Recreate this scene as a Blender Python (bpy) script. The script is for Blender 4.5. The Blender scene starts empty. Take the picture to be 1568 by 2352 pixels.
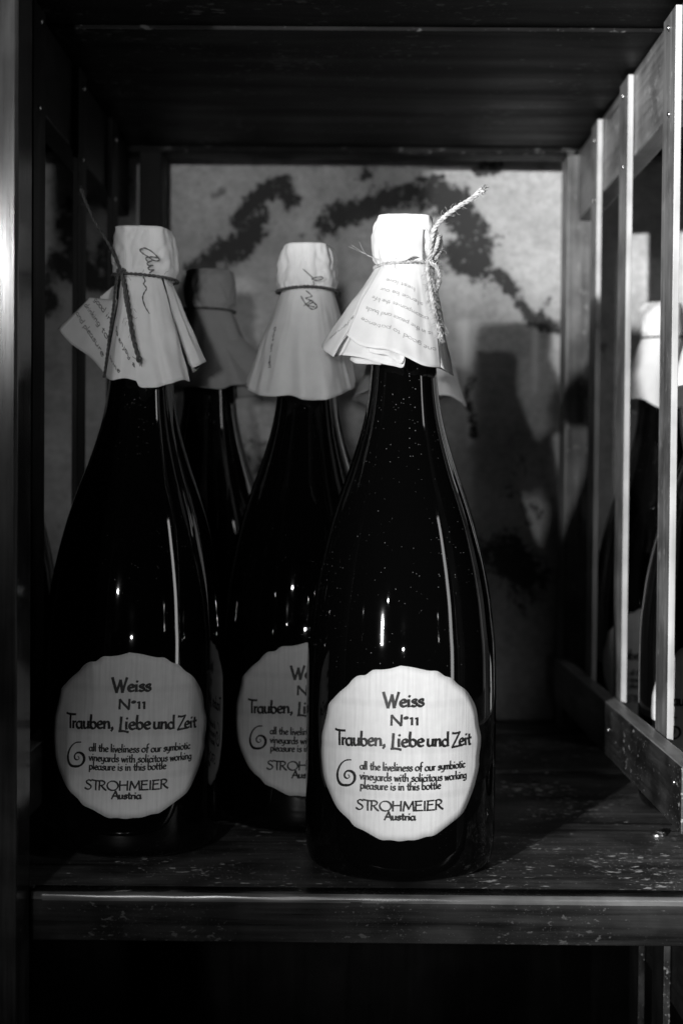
import bpy, bmesh, math, random
import numpy as np
from mathutils import Vector, Matrix, noise

random.seed(7)
R = math.radians
scene = bpy.context.scene
COL = scene.collection

# ------------------------------------------------------------------ camera
FPX = 3267.0                      # focal length in units of a 1568 px wide frame (50 mm on 24 mm)
CAM = Vector((0.0, 0.0, 0.174))
cam_data = bpy.data.cameras.new("camera")
cam_data.sensor_fit = 'HORIZONTAL'
cam_data.sensor_width = 24.0
cam_data.lens = FPX / 1568.0 * 24.0
cam_data.clip_start = 0.02
cam_data.clip_end = 50.0
cam_data.dof.use_dof = True
cam_data.dof.focus_distance = 0.622
cam_data.dof.aperture_fstop = 9.5
cam = bpy.data.objects.new("camera", cam_data)
CAMROT = Matrix.Rotation(R(0.33), 3, 'Z') @ Matrix.Rotation(R(90 - 1.19), 3, 'X') @ Matrix.Rotation(R(0.45), 3, 'Z')
cam.matrix_world = Matrix.Translation(CAM) @ CAMROT.to_4x4()
COL.objects.link(cam)
scene.camera = cam

def at(px, py, y):
    """point of the place at depth y that the photograph (1568 x 2352) shows at px, py"""
    d = CAMROT @ Vector(((px - 784) / FPX, -(py - 1176) / FPX, -1.0))
    return CAM + d * ((y - CAM.y) / d.y)

# ------------------------------------------------------------------ world, lamps, exposure
world = bpy.data.worlds.new("World")
scene.world = world
world.use_nodes = True
bg = world.node_tree.nodes["Background"]
bg.inputs[0].default_value = (0.5, 0.5, 0.5, 1)
bg.inputs[1].default_value = 0.0006

def spot(name, loc, aim, power, size, blend, radius):
    l = bpy.data.lights.new(name, 'SPOT')
    l.energy = power
    l.spot_size = R(size)
    l.spot_blend = blend
    l.shadow_soft_size = radius
    o = bpy.data.objects.new(name, l)
    o.location = loc
    o.rotation_euler = (Vector(aim) - Vector(loc)).to_track_quat('-Z', 'Y').to_euler()
    COL.objects.link(o)
    return o

KEY = spot("key_spot_lamp", (-0.76, -1.00, 0.310), (0.525, 1.00, 0.165), 365, 27.0, 1.0, 0.018)
KEY.scale = (0.70, 1.0, 1.0)
HIGH = spot("wall_helper_spot", (-0.76, -1.00, 0.325), (0.235, 1.045, 0.405), 270, 9.5, 1.0, 0.022)  # extra beam added beside the key to brighten the upper wall
HIGH.scale = (1.25, 1.0, 1.0)
FILL = spot("cellar_spot_lamp", (-0.03, -1.20, 0.15), (-0.065, 0.75, 0.372), 44, 15.0, 1.0, 0.03)
FILL.scale = (0.66, 1.0, 1.0)
AISLE = spot("aisle_spot_lamp", (-0.63, -1.20, 0.53), (-0.11, 0.62, 0.27), 24, 17.0, 1.0, 0.022)
AISLE.scale = (1.0, 0.70, 1.0)
LOW_A = spot("low_aimed_spot", (-0.29, -1.20, 0.56), (-0.075, 0.594, -0.006), 26, 11.0, 1.0, 0.04)
LOW_A.scale = (1.0, 0.42, 1.0)
LABEL_FILL = spot("low_aimed_spot", (0.03, -1.20, 0.20), (-0.03, 0.69, 0.06), 11, 10.0, 1.0, 0.03)  # added fill that brightens the left and middle labels
LOW_B = spot("low_aimed_spot", (0.54, -1.20, 0.50), (0.19, 0.60, 0.0), 14, 9.0, 1.0, 0.04)
strip = bpy.data.lights.new("added_strip_light", 'AREA'); strip.shape = 'RECTANGLE'; strip.size = 0.085; strip.size_y = 0.9; strip.energy = 1.3  # unseen strip light added for streak reflections on the bottles
so_ = bpy.data.objects.new("added_strip_light", strip); so_.location = (1.07, 0.05, 0.34)
so_.rotation_euler = (Vector((0.02, 0.65, 0.34)) - Vector((1.07, 0.05, 0.34))).to_track_quat('-Z', 'Y').to_euler()
COL.objects.link(so_)
for nm, loc, e, rad in (("bulb_far_left", (-1.9, -0.9, 0.42), 0.12, 0.012), ("bulb_far_right", (1.5, -0.9, 0.36), 0.16, 0.012)):
    l = bpy.data.lights.new(nm, 'POINT'); l.energy = e; l.shadow_soft_size = rad
    o = bpy.data.objects.new(nm, l); o.location = loc; COL.objects.link(o)

vs = scene.view_settings
vs.view_transform = 'Standard'; vs.look = 'None'; vs.gamma = 1.0; vs.exposure = 0.0
vs.use_curve_mapping = False

# ------------------------------------------------------------------ materials
def new_mat(name):
    m = bpy.data.materials.new(name); m.use_nodes = True
    nt = m.node_tree
    p = nt.nodes["Principled BSDF"]
    return m, nt, p

def N(nt, kind, **kw):
    n = nt.nodes.new(kind)
    for k, v in kw.items():
        if k.startswith('i_'):
            n.inputs[k[2:].replace('_', ' ')].default_value = v
        else:
            setattr(n, k, v)
    return n

def ramp(nt, fac, stops):
    r = nt.nodes.new('ShaderNodeValToRGB')
    el = r.color_ramp.elements
    while len(el) < len(stops): el.new(0.5)
    for e, (pos, v) in zip(el, stops):
        e.position = pos; e.color = (v, v, v, 1)
    nt.links.new(fac, r.inputs[0])
    return r.outputs[0]

def math_node(nt, op, a, b=None):
    n = nt.nodes.new('ShaderNodeMath'); n.operation = op
    for i, v in enumerate((a, b)):
        if v is None: continue
        if isinstance(v, (int, float)): n.inputs[i].default_value = v
        else: nt.links.new(v, n.inputs[i])
    return n.outputs[0]

def mix_val(nt, fac, a, b):
    n = nt.nodes.new('ShaderNodeMix'); n.data_type = 'RGBA'
    for sock, v in ((n.inputs[0], fac), (n.inputs[6], a), (n.inputs[7], b)):
        if isinstance(v, (int, float)):
            sock.default_value = v if sock.type == 'VALUE' else (v, v, v, 1)
        else: nt.links.new(v, sock)
    return n.outputs[2]

def wood(name, axis, dark, light, rough=(0.28, 0.5), flecks=0.0, grime=0.5, grain=1.0, fscale=1.0, spec=0.45):
    m, nt, p = new_mat(name)
    tc = N(nt, 'ShaderNodeTexCoord'); oi = N(nt, 'ShaderNodeObjectInfo')
    off = N(nt, 'ShaderNodeVectorMath', operation='SCALE'); off.inputs[0].default_value = (3.1, 5.7, 4.3)
    nt.links.new(oi.outputs['Random'], off.inputs['Scale'])
    add = N(nt, 'ShaderNodeVectorMath', operation='ADD')
    nt.links.new(tc.outputs['Object'], add.inputs[0]); nt.links.new(off.outputs[0], add.inputs[1])
    mp = N(nt, 'ShaderNodeMapping')
    sc = [1.0, 1.0, 1.0]; sc[axis] = 0.035
    mp.inputs['Scale'].default_value = sc
    nt.links.new(add.outputs[0], mp.inputs[0])
    g1 = N(nt, 'ShaderNodeTexNoise', i_Scale=330.0, i_Detail=6.0, i_Roughness=0.62)
    nt.links.new(mp.outputs[0], g1.inputs['Vector'])
    mp2 = N(nt, 'ShaderNodeMapping'); sc2 = [1.0, 1.0, 1.0]; sc2[axis] = 0.12
    mp2.inputs['Scale'].default_value = sc2
    nt.links.new(add.outputs[0], mp2.inputs[0])
    g2 = N(nt, 'ShaderNodeTexNoise', i_Scale=55.0, i_Detail=4.0, i_Distortion=0.6)
    nt.links.new(mp2.outputs[0], g2.inputs['Vector'])
    blot = N(nt, 'ShaderNodeTexNoise', i_Scale=38.0, i_Detail=5.0)
    nt.links.new(add.outputs[0], blot.inputs['Vector'])
    f = math_node(nt, 'MULTIPLY', g1.outputs[0], 0.6)
    f = math_node(nt, 'ADD', f, math_node(nt, 'MULTIPLY', g2.outputs[0], 0.4))
    c = ramp(nt, f, [(0.36, dark), (0.64, light)])
    gr = ramp(nt, blot.outputs[0], [(0.38, 1.0 - grime), (0.6, 1.0)])
    mul = nt.nodes.new('ShaderNodeMix'); mul.data_type = 'RGBA'; mul.blend_type = 'MULTIPLY'; mul.inputs[0].default_value = 1
    nt.links.new(c, mul.inputs[6]); nt.links.new(gr, mul.inputs[7])
    col = mul.outputs[2]
    rg = ramp(nt, g2.outputs[0], [(0.3, rough[0]), (0.7, rough[1])])
    if flecks > 0:
        big = N(nt, 'ShaderNodeTexNoise', i_Scale=16.0, i_Detail=2.0)
        nt.links.new(add.outputs[0], big.inputs['Vector'])
        mpf = N(nt, 'ShaderNodeMapping'); sf = [1.0, 1.0, 1.0]; sf[axis] = 0.55
        mpf.inputs['Scale'].default_value = sf
        nt.links.new(add.outputs[0], mpf.inputs[0])
        fine = N(nt, 'ShaderNodeTexNoise', i_Scale=300.0 * fscale, i_Detail=2.0, i_Roughness=0.5)
        nt.links.new(mpf.outputs[0], fine.inputs['Vector'])
        f2 = N(nt, 'ShaderNodeTexNoise', i_Scale=760.0 * fscale, i_Detail=1.0)
        nt.links.new(add.outputs[0], f2.inputs['Vector'])
        s = math_node(nt, 'ADD', fine.outputs[0], math_node(nt, 'MULTIPLY', math_node(nt, 'SUBTRACT', big.outputs[0], 0.5), 0.5))
        a = ramp(nt, s, [(0.665, 0.0), (0.72, 1.0)])
        s2 = math_node(nt, 'ADD', f2.outputs[0], math_node(nt, 'MULTIPLY', math_node(nt, 'SUBTRACT', big.outputs[0], 0.5), 0.25))
        b = ramp(nt, s2, [(0.71, 0.0), (0.745, 0.8)])
        fl = math_node(nt, 'MULTIPLY', math_node(nt, 'MAXIMUM', a, b), flecks)
        col = mix_val(nt, fl, col, 0.62)
        rg = mix_val(nt, fl, rg, 0.9)
    nt.links.new(col, p.inputs['Base Color'])
    nt.links.new(rg, p.inputs['Roughness'])
    bump = N(nt, 'ShaderNodeBump', i_Strength=0.25 * grain, i_Distance=0.0006)
    nt.links.new(f, bump.inputs['Height']); nt.links.new(bump.outputs[0], p.inputs['Normal'])
    p.inputs['Specular IOR Level'].default_value = spec
    return m

W_X = wood("dark_stained_wood_along_x", 0, 0.014, 0.05, flecks=0.0)
W_DARK = wood("shaded_underside_wood", 0, 0.0016, 0.007, rough=(0.45, 0.65), flecks=0.1, spec=0.12)  # shelf wood darkened in colour to imitate the shade overhead
W_FLOOR = wood("dusty_shelf_wood", 0, 0.018, 0.15, rough=(0.36, 0.6), flecks=1.0, grime=0.65)
W_TRIM = wood("varnished_trim_wood", 0, 0.010, 0.045, rough=(0.18, 0.3), flecks=0.08, grain=0.3, fscale=2.0)
W_Y = wood("dark_stained_wood_along_y", 1, 0.05, 0.20, rough=(0.28, 0.45), flecks=0.15)
W_Z = wood("dark_stained_wood_along_z", 2, 0.014, 0.06, rough=(0.3, 0.46), flecks=0.0)
W_POST = wood("varnished_post_wood", 2, 0.010, 0.05, rough=(0.13, 0.23), flecks=0.0, grain=0.5)
W_YB = wood("scuffed_dark_wood_along_y", 1, 0.010, 0.045, rough=(0.3, 0.5), flecks=0.3, grime=0.75)
W_LIT_TOP = wood("lit_pale_top_wood", 1, 0.16, 0.34, rough=(0.35, 0.5), grime=0.3)  # pale tone imitates light grazing the bottom rail's top face
W_EDGE = wood("varnished_highlight_edge", 0, 0.05, 0.17, rough=(0.17, 0.28), grain=0.3)  # paler tone stands in for the highlight along the rounded edging
W_YD = wood("shaded_stained_wood_along_y", 1, 0.003, 0.012, rough=(0.45, 0.6), spec=0.12)  # rail wood blackened to imitate shade on the left and lower dividers
W_ZD = wood("shaded_stained_wood_along_z", 2, 0.003, 0.012, rough=(0.45, 0.6), spec=0.12)  # same shade put into the colour of unlit slats and left back post
W_SLAT = wood("batten_wood", 2, 0.055, 0.19, rough=(0.35, 0.55), flecks=0.15)
W_SAWN = wood("pale_sawn_wood", 2, 0.30, 0.50, rough=(0.6, 0.8), grime=0.25)

def plaster():
    m, nt, p = new_mat("mouldy_plaster")
    tc = N(nt, 'ShaderNodeTexCoord')
    st = N(nt, 'ShaderNodeAttribute', attribute_name='stain')
    n1 = N(nt, 'ShaderNodeTexNoise', i_Scale=150.0, i_Detail=8.0, i_Roughness=0.70)
    n2 = N(nt, 'ShaderNodeTexNoise', i_Scale=16.0, i_Detail=5.0, i_Roughness=0.6)
    n3 = N(nt, 'ShaderNodeTexNoise', i_Scale=45.0, i_Detail=3.0)
    for n in (n1, n2, n3): nt.links.new(tc.outputs['Object'], n.inputs['Vector'])
    base = ramp(nt, n2.outputs[0], [(0.3, 0.34), (0.7, 0.68)])
    gm = nt.nodes.new('ShaderNodeMix'); gm.data_type = 'RGBA'; gm.blend_type = 'MULTIPLY'; gm.inputs[0].default_value = 1
    nt.links.new(base, gm.inputs[6]); nt.links.new(ramp(nt, n1.outputs[0], [(0.32, 0.72), (0.6, 1.05)]), gm.inputs[7]); base = gm.outputs[2]
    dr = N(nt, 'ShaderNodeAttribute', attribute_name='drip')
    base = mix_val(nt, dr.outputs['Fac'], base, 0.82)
    spots = ramp(nt, n3.outputs[0], [(0.66, 0.0), (0.72, 0.6)])
    s = math_node(nt, 'ADD', st.outputs['Fac'], math_node(nt, 'MULTIPLY', math_node(nt, 'SUBTRACT', n1.outputs[0], 0.5), 2.5))
    s = math_node(nt, 'ADD', s, math_node(nt, 'MULTIPLY', math_node(nt, 'SUBTRACT', n3.outputs[0], 0.5), 1.1))
    mask = ramp(nt, s, [(0.46, 0.0), (0.80, 1.0)])
    mask = math_node(nt, 'MAXIMUM', mask, spots)
    col = mix_val(nt, mask, base, 0.055)
    nt.links.new(col, p.inputs['Base Color'])
    p.inputs['Roughness'].default_value = 0.9
    p.inputs['Specular IOR Level'].default_value = 0.15
    b = N(nt, 'ShaderNodeBump', i_Strength=0.5, i_Distance=0.002)
    nt.links.new(n1.outputs[0], b.inputs['Height']); nt.links.new(b.outputs[0], p.inputs['Normal'])
    return m
M_WALL = plaster()

def glass(name, dust):
    m, nt, p = new_mat(name)
    tc = N(nt, 'ShaderNodeTexCoord')
    p.inputs['IOR'].default_value = 1.52
    v = N(nt, 'ShaderNodeTexVoronoi', i_Scale=800.0)
    nt.links.new(tc.outputs['Object'], v.inputs['Vector'])
    wn = N(nt, 'ShaderNodeTexNoise', i_Scale=24.0, i_Detail=2.0)
    nt.links.new(tc.outputs['Object'], wn.inputs['Vector'])
    sep = N(nt, 'ShaderNodeSeparateColor'); nt.links.new(v.outputs['Color'], sep.inputs[0])
    keep = math_node(nt, 'GREATER_THAN', sep.outputs[0], 0.45)
    szr = math_node(nt, 'MULTIPLY', math_node(nt, 'POWER', sep.outputs[1], 2.0), 0.20)
    szr = math_node(nt, 'MULTIPLY', szr, ramp(nt, wn.outputs[0], [(0.38, 0.45), (0.6, 1.0)]))
    dot = math_node(nt, 'LESS_THAN', v.outputs['Distance'], szr)
    geo = N(nt, 'ShaderNodeSeparateXYZ'); nt.links.new(tc.outputs['Object'], geo.inputs[0])
    hi = ramp(nt, geo.outputs[2], [(0.085, 0.1), (0.125, 1.0)])
    f = math_node(nt, 'MULTIPLY', math_node(nt, 'MULTIPLY', keep, dot), dust)
    f = math_node(nt, 'MULTIPLY', f, hi)
    film = N(nt, 'ShaderNodeTexNoise', i_Scale=60.0, i_Detail=6.0)
    nt.links.new(tc.outputs['Object'], film.inputs['Vector'])
    nt.links.new(mix_val(nt, f, 0.0018, 0.16), p.inputs['Base Color'])
    rr = ramp(nt, film.outputs[0], [(0.35, 0.025), (0.75, 0.075)])
    nt.links.new(mix_val(nt, f, rr, 0.8), p.inputs['Roughness'])
    return m
M_GLASS = glass("dark_bottle_glass", 0.5)
M_GLASS_DUSTY = glass("dusty_dark_bottle_glass", 1.0)

def paper(name, v, trans=0.16):
    m, nt, p = new_mat(name)
    tc = N(nt, 'ShaderNodeTexCoord')
    n = N(nt, 'ShaderNodeTexNoise', i_Scale=180.0, i_Detail=5.0)
    nt.links.new(tc.outputs['Object'], n.inputs['Vector'])
    c = ramp(nt, n.outputs[0], [(0.3, v * 0.94), (0.7, v)])
    nt.links.new(c, p.inputs['Base Color'])
    p.inputs['Roughness'].default_value = 0.7
    p.inputs['Specular IOR Level'].default_value = 0.25
    b = N(nt, 'ShaderNodeBump', i_Strength=0.2, i_Distance=0.0003)
    nt.links.new(n.outputs[0], b.inputs['Height']); nt.links.new(b.outputs[0], p.inputs['Normal'])
    t = N(nt, 'ShaderNodeBsdfTranslucent'); nt.links.new(c, t.inputs[0])
    mx = N(nt, 'ShaderNodeMixShader'); mx.inputs[0].default_value = trans
    nt.links.new(p.outputs[0], mx.inputs[1]); nt.links.new(t.outputs[0], mx.inputs[2])
    nt.links.new(mx.outputs[0], nt.nodes['Material Output'].inputs[0])
    return m
M_PAPER = paper("thin_white_paper", 0.80)
M_PAPER_GREY = paper("shaded_grey_paper", 0.34)  # white paper greyed to imitate shade on the rear left cover

def label_mat():
    m, nt, p = new_mat("laid_label_paper")
    uv = N(nt, 'ShaderNodeUVMap')
    sep = N(nt, 'ShaderNodeSeparateXYZ'); nt.links.new(uv.outputs[0], sep.inputs[0])
    comb = N(nt, 'ShaderNodeCombineXYZ')
    nt.links.new(math_node(nt, 'MULTIPLY', sep.outputs[0], 1.0), comb.inputs[0])
    nt.links.new(math_node(nt, 'MULTIPLY', sep.outputs[1], 0.05), comb.inputs[1])
    n = N(nt, 'ShaderNodeTexNoise', i_Scale=850.0, i_Detail=2.0); nt.links.new(comb.outputs[0], n.inputs['Vector'])
    n2 = N(nt, 'ShaderNodeTexNoise', i_Scale=260.0, i_Detail=5.0); nt.links.new(uv.outputs[0], n2.inputs['Vector'])
    w = N(nt, 'ShaderNodeTexWave', i_Scale=16.0, i_Distortion=0.6); w.bands_direction = 'Y'
    nt.links.new(uv.outputs[0], w.inputs['Vector'])
    fold = ramp(nt, w.outputs[0], [(0.0, 0.93), (0.10, 1.0)])
    h = math_node(nt, 'ADD', math_node(nt, 'MULTIPLY', n.outputs[0], 0.7), math_node(nt, 'MULTIPLY', n2.outputs[0], 0.3))
    c = ramp(nt, h, [(0.35, 0.70), (0.65, 0.82)])
    mul = nt.nodes.new('ShaderNodeMix'); mul.data_type = 'RGBA'; mul.blend_type = 'MULTIPLY'; mul.inputs[0].default_value = 1
    nt.links.new(c, mul.inputs[6]); nt.links.new(fold, mul.inputs[7])
    nt.links.new(mul.outputs[2], p.inputs['Base Color'])
    p.inputs['Roughness'].default_value = 0.75; p.inputs['Specular IOR Level'].default_value = 0.2
    b = N(nt, 'ShaderNodeBump', i_Strength=0.45, i_Distance=0.0003)
    nt.links.new(h, b.inputs['Height']); nt.links.new(b.outputs[0], p.inputs['Normal'])
    return m
M_LABEL = label_mat()

def flat(name, v, rough=0.6, metal=0.0, noise_amt=0.0):
    m, nt, p = new_mat(name)
    tc = N(nt, 'ShaderNodeTexCoord')
    n = N(nt, 'ShaderNodeTexNoise', i_Scale=400.0, i_Detail=3.0)
    nt.links.new(tc.outputs['Object'], n.inputs['Vector'])
    nt.links.new(ramp(nt, n.outputs[0], [(0.3, v * (1 - noise_amt)), (0.7, v * (1 + noise_amt))]), p.inputs['Base Color'])
    p.inputs['Roughness'].default_value = rough; p.inputs['Metallic'].default_value = metal
    return m
M_INK = flat("black_print_ink", 0.012, 0.5, 0, 0.5)
M_PENCIL = flat("grey_writing_ink", 0.10, 0.7, 0, 0.3)
M_FAINT = flat("washed_out_print_ink", 0.36, 0.7, 0, 0.25)  # ink paled in colour to imitate overexposure of the front cover
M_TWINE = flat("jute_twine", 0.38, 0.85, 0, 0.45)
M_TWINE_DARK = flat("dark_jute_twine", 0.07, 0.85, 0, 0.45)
M_NAIL = flat("steel_nail_head", 0.55, 0.3, 1.0, 0.1)

# ------------------------------------------------------------------ object helpers
def tag(o, label=None, cat=None, group=None, kind=None):
    if label: o['label'] = label
    if cat: o['category'] = cat
    if group: o['group'] = group
    if kind: o['kind'] = kind
    return o

def empty(name, loc):
    o = bpy.data.objects.new(name, None); o.location = loc
    o.empty_display_size = 0.02
    COL.objects.link(o); return o

def link(name, me, parent=None, loc=(0, 0, 0), mats=()):
    for m in mats: me.materials.append(m)
    o = bpy.data.objects.new(name, me); COL.objects.link(o)
    o.location = loc
    if parent: o.parent = parent
    return o

def mesh_from(verts, faces, name, smooth=True):
    me = bpy.data.meshes.new(name)
    me.from_pydata([tuple(v) for v in verts], [], faces)
    me.validate(); me.update()
    if smooth: me.polygons.foreach_set('use_smooth', [True] * len(me.polygons))
    return me

def box(name, x, y, z, mats, parent=None, bevel=0.0008, front=None, top=None, seg=2):
    """beveled board between x, y, z ranges given in the place's coordinates; front = material slot of the -y face"""
    c = Vector(((x[0] + x[1]) / 2, (y[0] + y[1]) / 2, (z[0] + z[1]) / 2))
    bm = bmesh.new()
    bmesh.ops.create_cube(bm, size=1.0)
    for v in bm.verts:
        v.co = Vector((v.co.x * (x[1] - x[0]), v.co.y * (y[1] - y[0]), v.co.z * (z[1] - z[0])))
    if bevel > 0:
        bmesh.ops.bevel(bm, geom=list(bm.edges), offset=bevel, segments=seg, affect='EDGES', profile=0.5)
    me = bpy.data.meshes.new(name)
    if front is not None:
        for f in bm.faces:
            if f.normal.y < -0.7: f.material_index = front
    if top is not None:
        for f in bm.faces:
            if f.normal.z > 0.6: f.material_index = top
    bm.to_mesh(me); bm.free()
    me.polygons.foreach_set('use_smooth', [False] * len(me.polygons))
    off = parent_world(parent)
    return link(name, me, parent, c - off, mats)

def parent_world(p):
    v = Vector((0, 0, 0))
    while p is not None:
        v += Vector(p.location); p = p.parent
    return v

def nail_mesh():
    bm = bmesh.new()
    bmesh.ops.create_uvsphere(bm, u_segments=12, v_segments=6, radius=0.0017)
    for v in bm.verts: v.co.z *= 0.55
    me = bpy.data.meshes.new("nail"); bm.to_mesh(me); bm.free()
    me.polygons.foreach_set('use_smooth', [True] * len(me.polygons))
    me.materials.append(M_NAIL)
    return me
NAIL = nail_mesh()

def add_nail(parent, pos, axis='x', s=1.0):
    o = bpy.data.objects.new("nail", NAIL); COL.objects.link(o)
    o.parent = parent; o.location = Vector(pos) - parent_world(parent)
    o.rotation_euler = (0, R(90), 0) if axis == 'x' else ((R(90), 0, 0) if axis == 'y' else (0, 0, 0))
    o.scale = (s, s, s)
    return o

# ------------------------------------------------------------------ back wall (setting)
WALL_Y = 1.045
def seg_dist(P, a, b):
    ab = b - a; t = np.clip(((P - a) @ ab) / max(1e-9, ab @ ab), 0, 1)
    return np.linalg.norm(P - (a + t[:, None] * ab), axis=1)

def make_wall():
    nx, nz = 420, 270
    xs = np.linspace(-0.75, 1.05, nx); zs = np.linspace(-0.55, 0.75, nz)
    X, Z = np.meshgrid(xs, zs)
    P = np.stack([X.ravel(), Z.ravel()], 1)
    strokes = [
        ([(455, 620), (500, 590), (560, 555), (600, 505)], 34, 1.0),
        ([(545, 505), (585, 465), (625, 430), (655, 420), (665, 465)], 24, 1.0),
        ([(745, 515), (800, 485), (850, 478), (900, 455), (960, 440), (1015, 432), (1060, 470)], 34, 0.95),
        ([(1000, 455), (1065, 500), (1105, 560), (1095, 610), (1050, 590)], 44, 1.0),
        ([(1095, 600), (1150, 635), (1185, 680), (1215, 725), (1250, 750), (1290, 755)], 17, 1.0),
        ([(1105, 392), (1140, 385)], 20, 0.9), ([(835, 405), (850, 395)], 18, 0.8), ([(1240, 720), (1260, 690)], 14, 0.7),
        ([(700, 555), (760, 610)], 26, 0.5), ([(470, 690), (500, 720)], 30, 0.55),
        ([(1090, 1000), (1070, 910), (1085, 870)], 14, 0.7), ([(1150, 1270), (1220, 1330)], 60, 0.9),
        ([(1180, 1120), (1230, 1180)], 40, 0.55),
        ([(170, 470), (150, 520), (215, 640), (120, 600)], 30, 0.95), ([(95, 640), (110, 700)], 30, 0.9), ([(240, 560), (250, 660)], 22, 0.8),
        ([(560, 1030), (600, 1090)], 60, 0.6),
    ]
    val = np.zeros(len(P))
    for pts, rad, amt in strokes:
        w = [at(px, py, WALL_Y) for px, py in pts]
        w = [np.array((p.x, p.z)) for p in w]
        r = rad / FPX * WALL_Y
        d = np.full(len(P), 9.0)
        for a, b in zip(w[:-1], w[1:]): d = np.minimum(d, seg_dist(P, a, b))
        val = np.maximum(val, amt * np.exp(-(d / (r * 1.15)) ** 2))
    pale_streaks = [([(1062, 745), (1072, 850), (1078, 960), (1080, 1010)], 12, 1.0), ([(1230, 755), (1232, 900)], 6, 0.9), ([(1300, 600), (1303, 790)], 7, 0.5), ([(980, 620), (990, 720)], 8, 0.4)]  # paler vertical streaks on the wall
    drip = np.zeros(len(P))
    for pts, rad, amt in pale_streaks:
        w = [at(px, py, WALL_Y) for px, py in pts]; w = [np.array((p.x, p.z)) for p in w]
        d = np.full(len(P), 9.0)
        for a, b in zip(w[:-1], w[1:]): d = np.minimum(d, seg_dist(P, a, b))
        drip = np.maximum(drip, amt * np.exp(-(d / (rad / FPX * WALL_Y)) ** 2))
    verts = [(x, 0.0015 * noise.noise(Vector((x * 14, 0.3, z * 14))), z) for x, z in P]
    faces = [(j * nx + i, j * nx + i + 1, (j + 1) * nx + i + 1, (j + 1) * nx + i) for j in range(nz - 1) for i in range(nx - 1)]
    me = mesh_from(verts, faces, "wall")
    a = me.attributes.new('stain', 'FLOAT', 'POINT'); a.data.foreach_set('value', (val * 1.1).astype(np.float32))
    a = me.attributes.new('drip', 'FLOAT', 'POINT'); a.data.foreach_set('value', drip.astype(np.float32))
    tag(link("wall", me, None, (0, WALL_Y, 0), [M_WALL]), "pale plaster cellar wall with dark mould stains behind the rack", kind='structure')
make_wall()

# ------------------------------------------------------------------ the wooden rack
rack = empty("wine_rack", (0, 0.79, -0.47))
tag(rack, "dark stained wooden wine rack with slatted side dividers and plank shelves", "wine rack")
ZT = 0.404            # underside of the shelf above
LEVEL = 0.424 + 0.006
X_L, X_R = -0.150, 0.152
XA, XB = -0.52, 0.62

def shelf(ztop, W_FLOOR):
    zb = ztop - 0.0195
    box("shelf_plank", (XA, XB), (0.6065, 0.7265), (zb + 0.0008, ztop), [W_FLOOR], rack, 0.0006)
    box("shelf_plank", (XA, XB), (0.728, 0.858), (zb - 0.0012, ztop - 0.0014), [W_FLOOR], rack, 0.0008)
    box("shelf_plank", (XA, XB), (0.8598, 0.984), (zb + 0.0003, ztop + 0.0002), [W_FLOOR], rack, 0.0008)
# this level's shelf, the one above and the one below
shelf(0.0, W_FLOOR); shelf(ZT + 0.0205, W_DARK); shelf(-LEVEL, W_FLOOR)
def edging(x, yf, zb, zt):
    c = Vector(((x[0] + x[1]) / 2, yf + 0.0057, (zb + zt) / 2))
    prof = [(yf + 0.0115, zb), (yf + 0.0008, zb), (yf, zb + 0.0008)]
    for k in range(13):
        t = math.pi / 2 * k / 12
        prof.append((yf + 0.0014 * (1 - math.cos(t)), zt - 0.0034 + 0.0034 * math.sin(t)))
    prof += [(yf + 0.0107, zt), (yf + 0.0115, zt - 0.0008)]
    n = len(prof); nx = 60; V, F = [], []
    for i in range(nx + 1):
        X = x[0] + (x[1] - x[0]) * i / nx
        for k, (y, z) in enumerate(prof):
            wob = 0.00012 * noise.noise(Vector((X * 60, k * 0.15, 3.3))) + 0.00025 * max(0, noise.noise(Vector((X * 190, 0, k * 0.3))) - 0.35)
            V.append(Vector((X, y + wob, z - wob * 0.5)) - c)
    for i in range(nx):
        for k in range(n): F.append((i * n + k, i * n + (k + 1) % n, (i + 1) * n + (k + 1) % n, (i + 1) * n + k))
    F.append(tuple(range(n))[::-1]); F.append(tuple(nx * n + k for k in range(n)))
    me = mesh_from(V, F, "front_edging")
    bm = bmesh.new(); bm.from_mesh(me); bmesh.ops.recalc_face_normals(bm, faces=bm.faces); bm.to_mesh(me); bm.free()
    for p in me.polygons:
        p.use_smooth = len(p.vertices) == 4
        if p.use_smooth and p.normal.y < 0.2 and p.center.z + c.z > zt - 0.0032 and p.center.y + c.y < yf + 0.0016: p.material_index = 1
    return link("front_edging", me, rack, c - parent_world(rack), [W_TRIM, W_EDGE])
# front edging strips between the posts
edging((-0.1328, 0.1552), 0.594, -0.0200, 0.0006)
box("front_edging", (0.2010, XB), (0.594, 0.6055), (-0.0200, 0.0006), [W_TRIM], rack, 0.0017, seg=4)
box("front_edging", (XA, -0.1835), (0.594, 0.6055), (-0.0200, 0.0006), [W_TRIM], rack, 0.0017, seg=4)
box("front_edging", (XA, XB), (0.598, 0.6055), (ZT + 0.001, ZT + 0.021), [W_TRIM], rack, 0.0015, seg=3)
# back rail under the shelf above, and at the back of this shelf
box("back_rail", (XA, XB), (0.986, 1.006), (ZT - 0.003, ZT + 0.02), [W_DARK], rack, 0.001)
box("back_rail", (XA, XB), (0.986, 1.006), (-0.03, 0.004), [W_X], rack, 0.001)
# posts
box("front_post", (-0.1825, -0.1337), (0.571, 0.5970), (-0.6, 0.62), [W_POST], rack, 0.0015, seg=3)
box("front_post", (0.1560, 0.2000), (0.571, 0.5970), (-0.6, 0.62), [W_POST], rack, 0.0015, seg=3)
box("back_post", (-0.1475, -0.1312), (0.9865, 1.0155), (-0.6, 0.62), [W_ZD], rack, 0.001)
box("back_post", (0.1485, 0.1720), (0.9865, 1.0155), (-0.6, 0.62), [W_SLAT], rack, 0.001)

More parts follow.
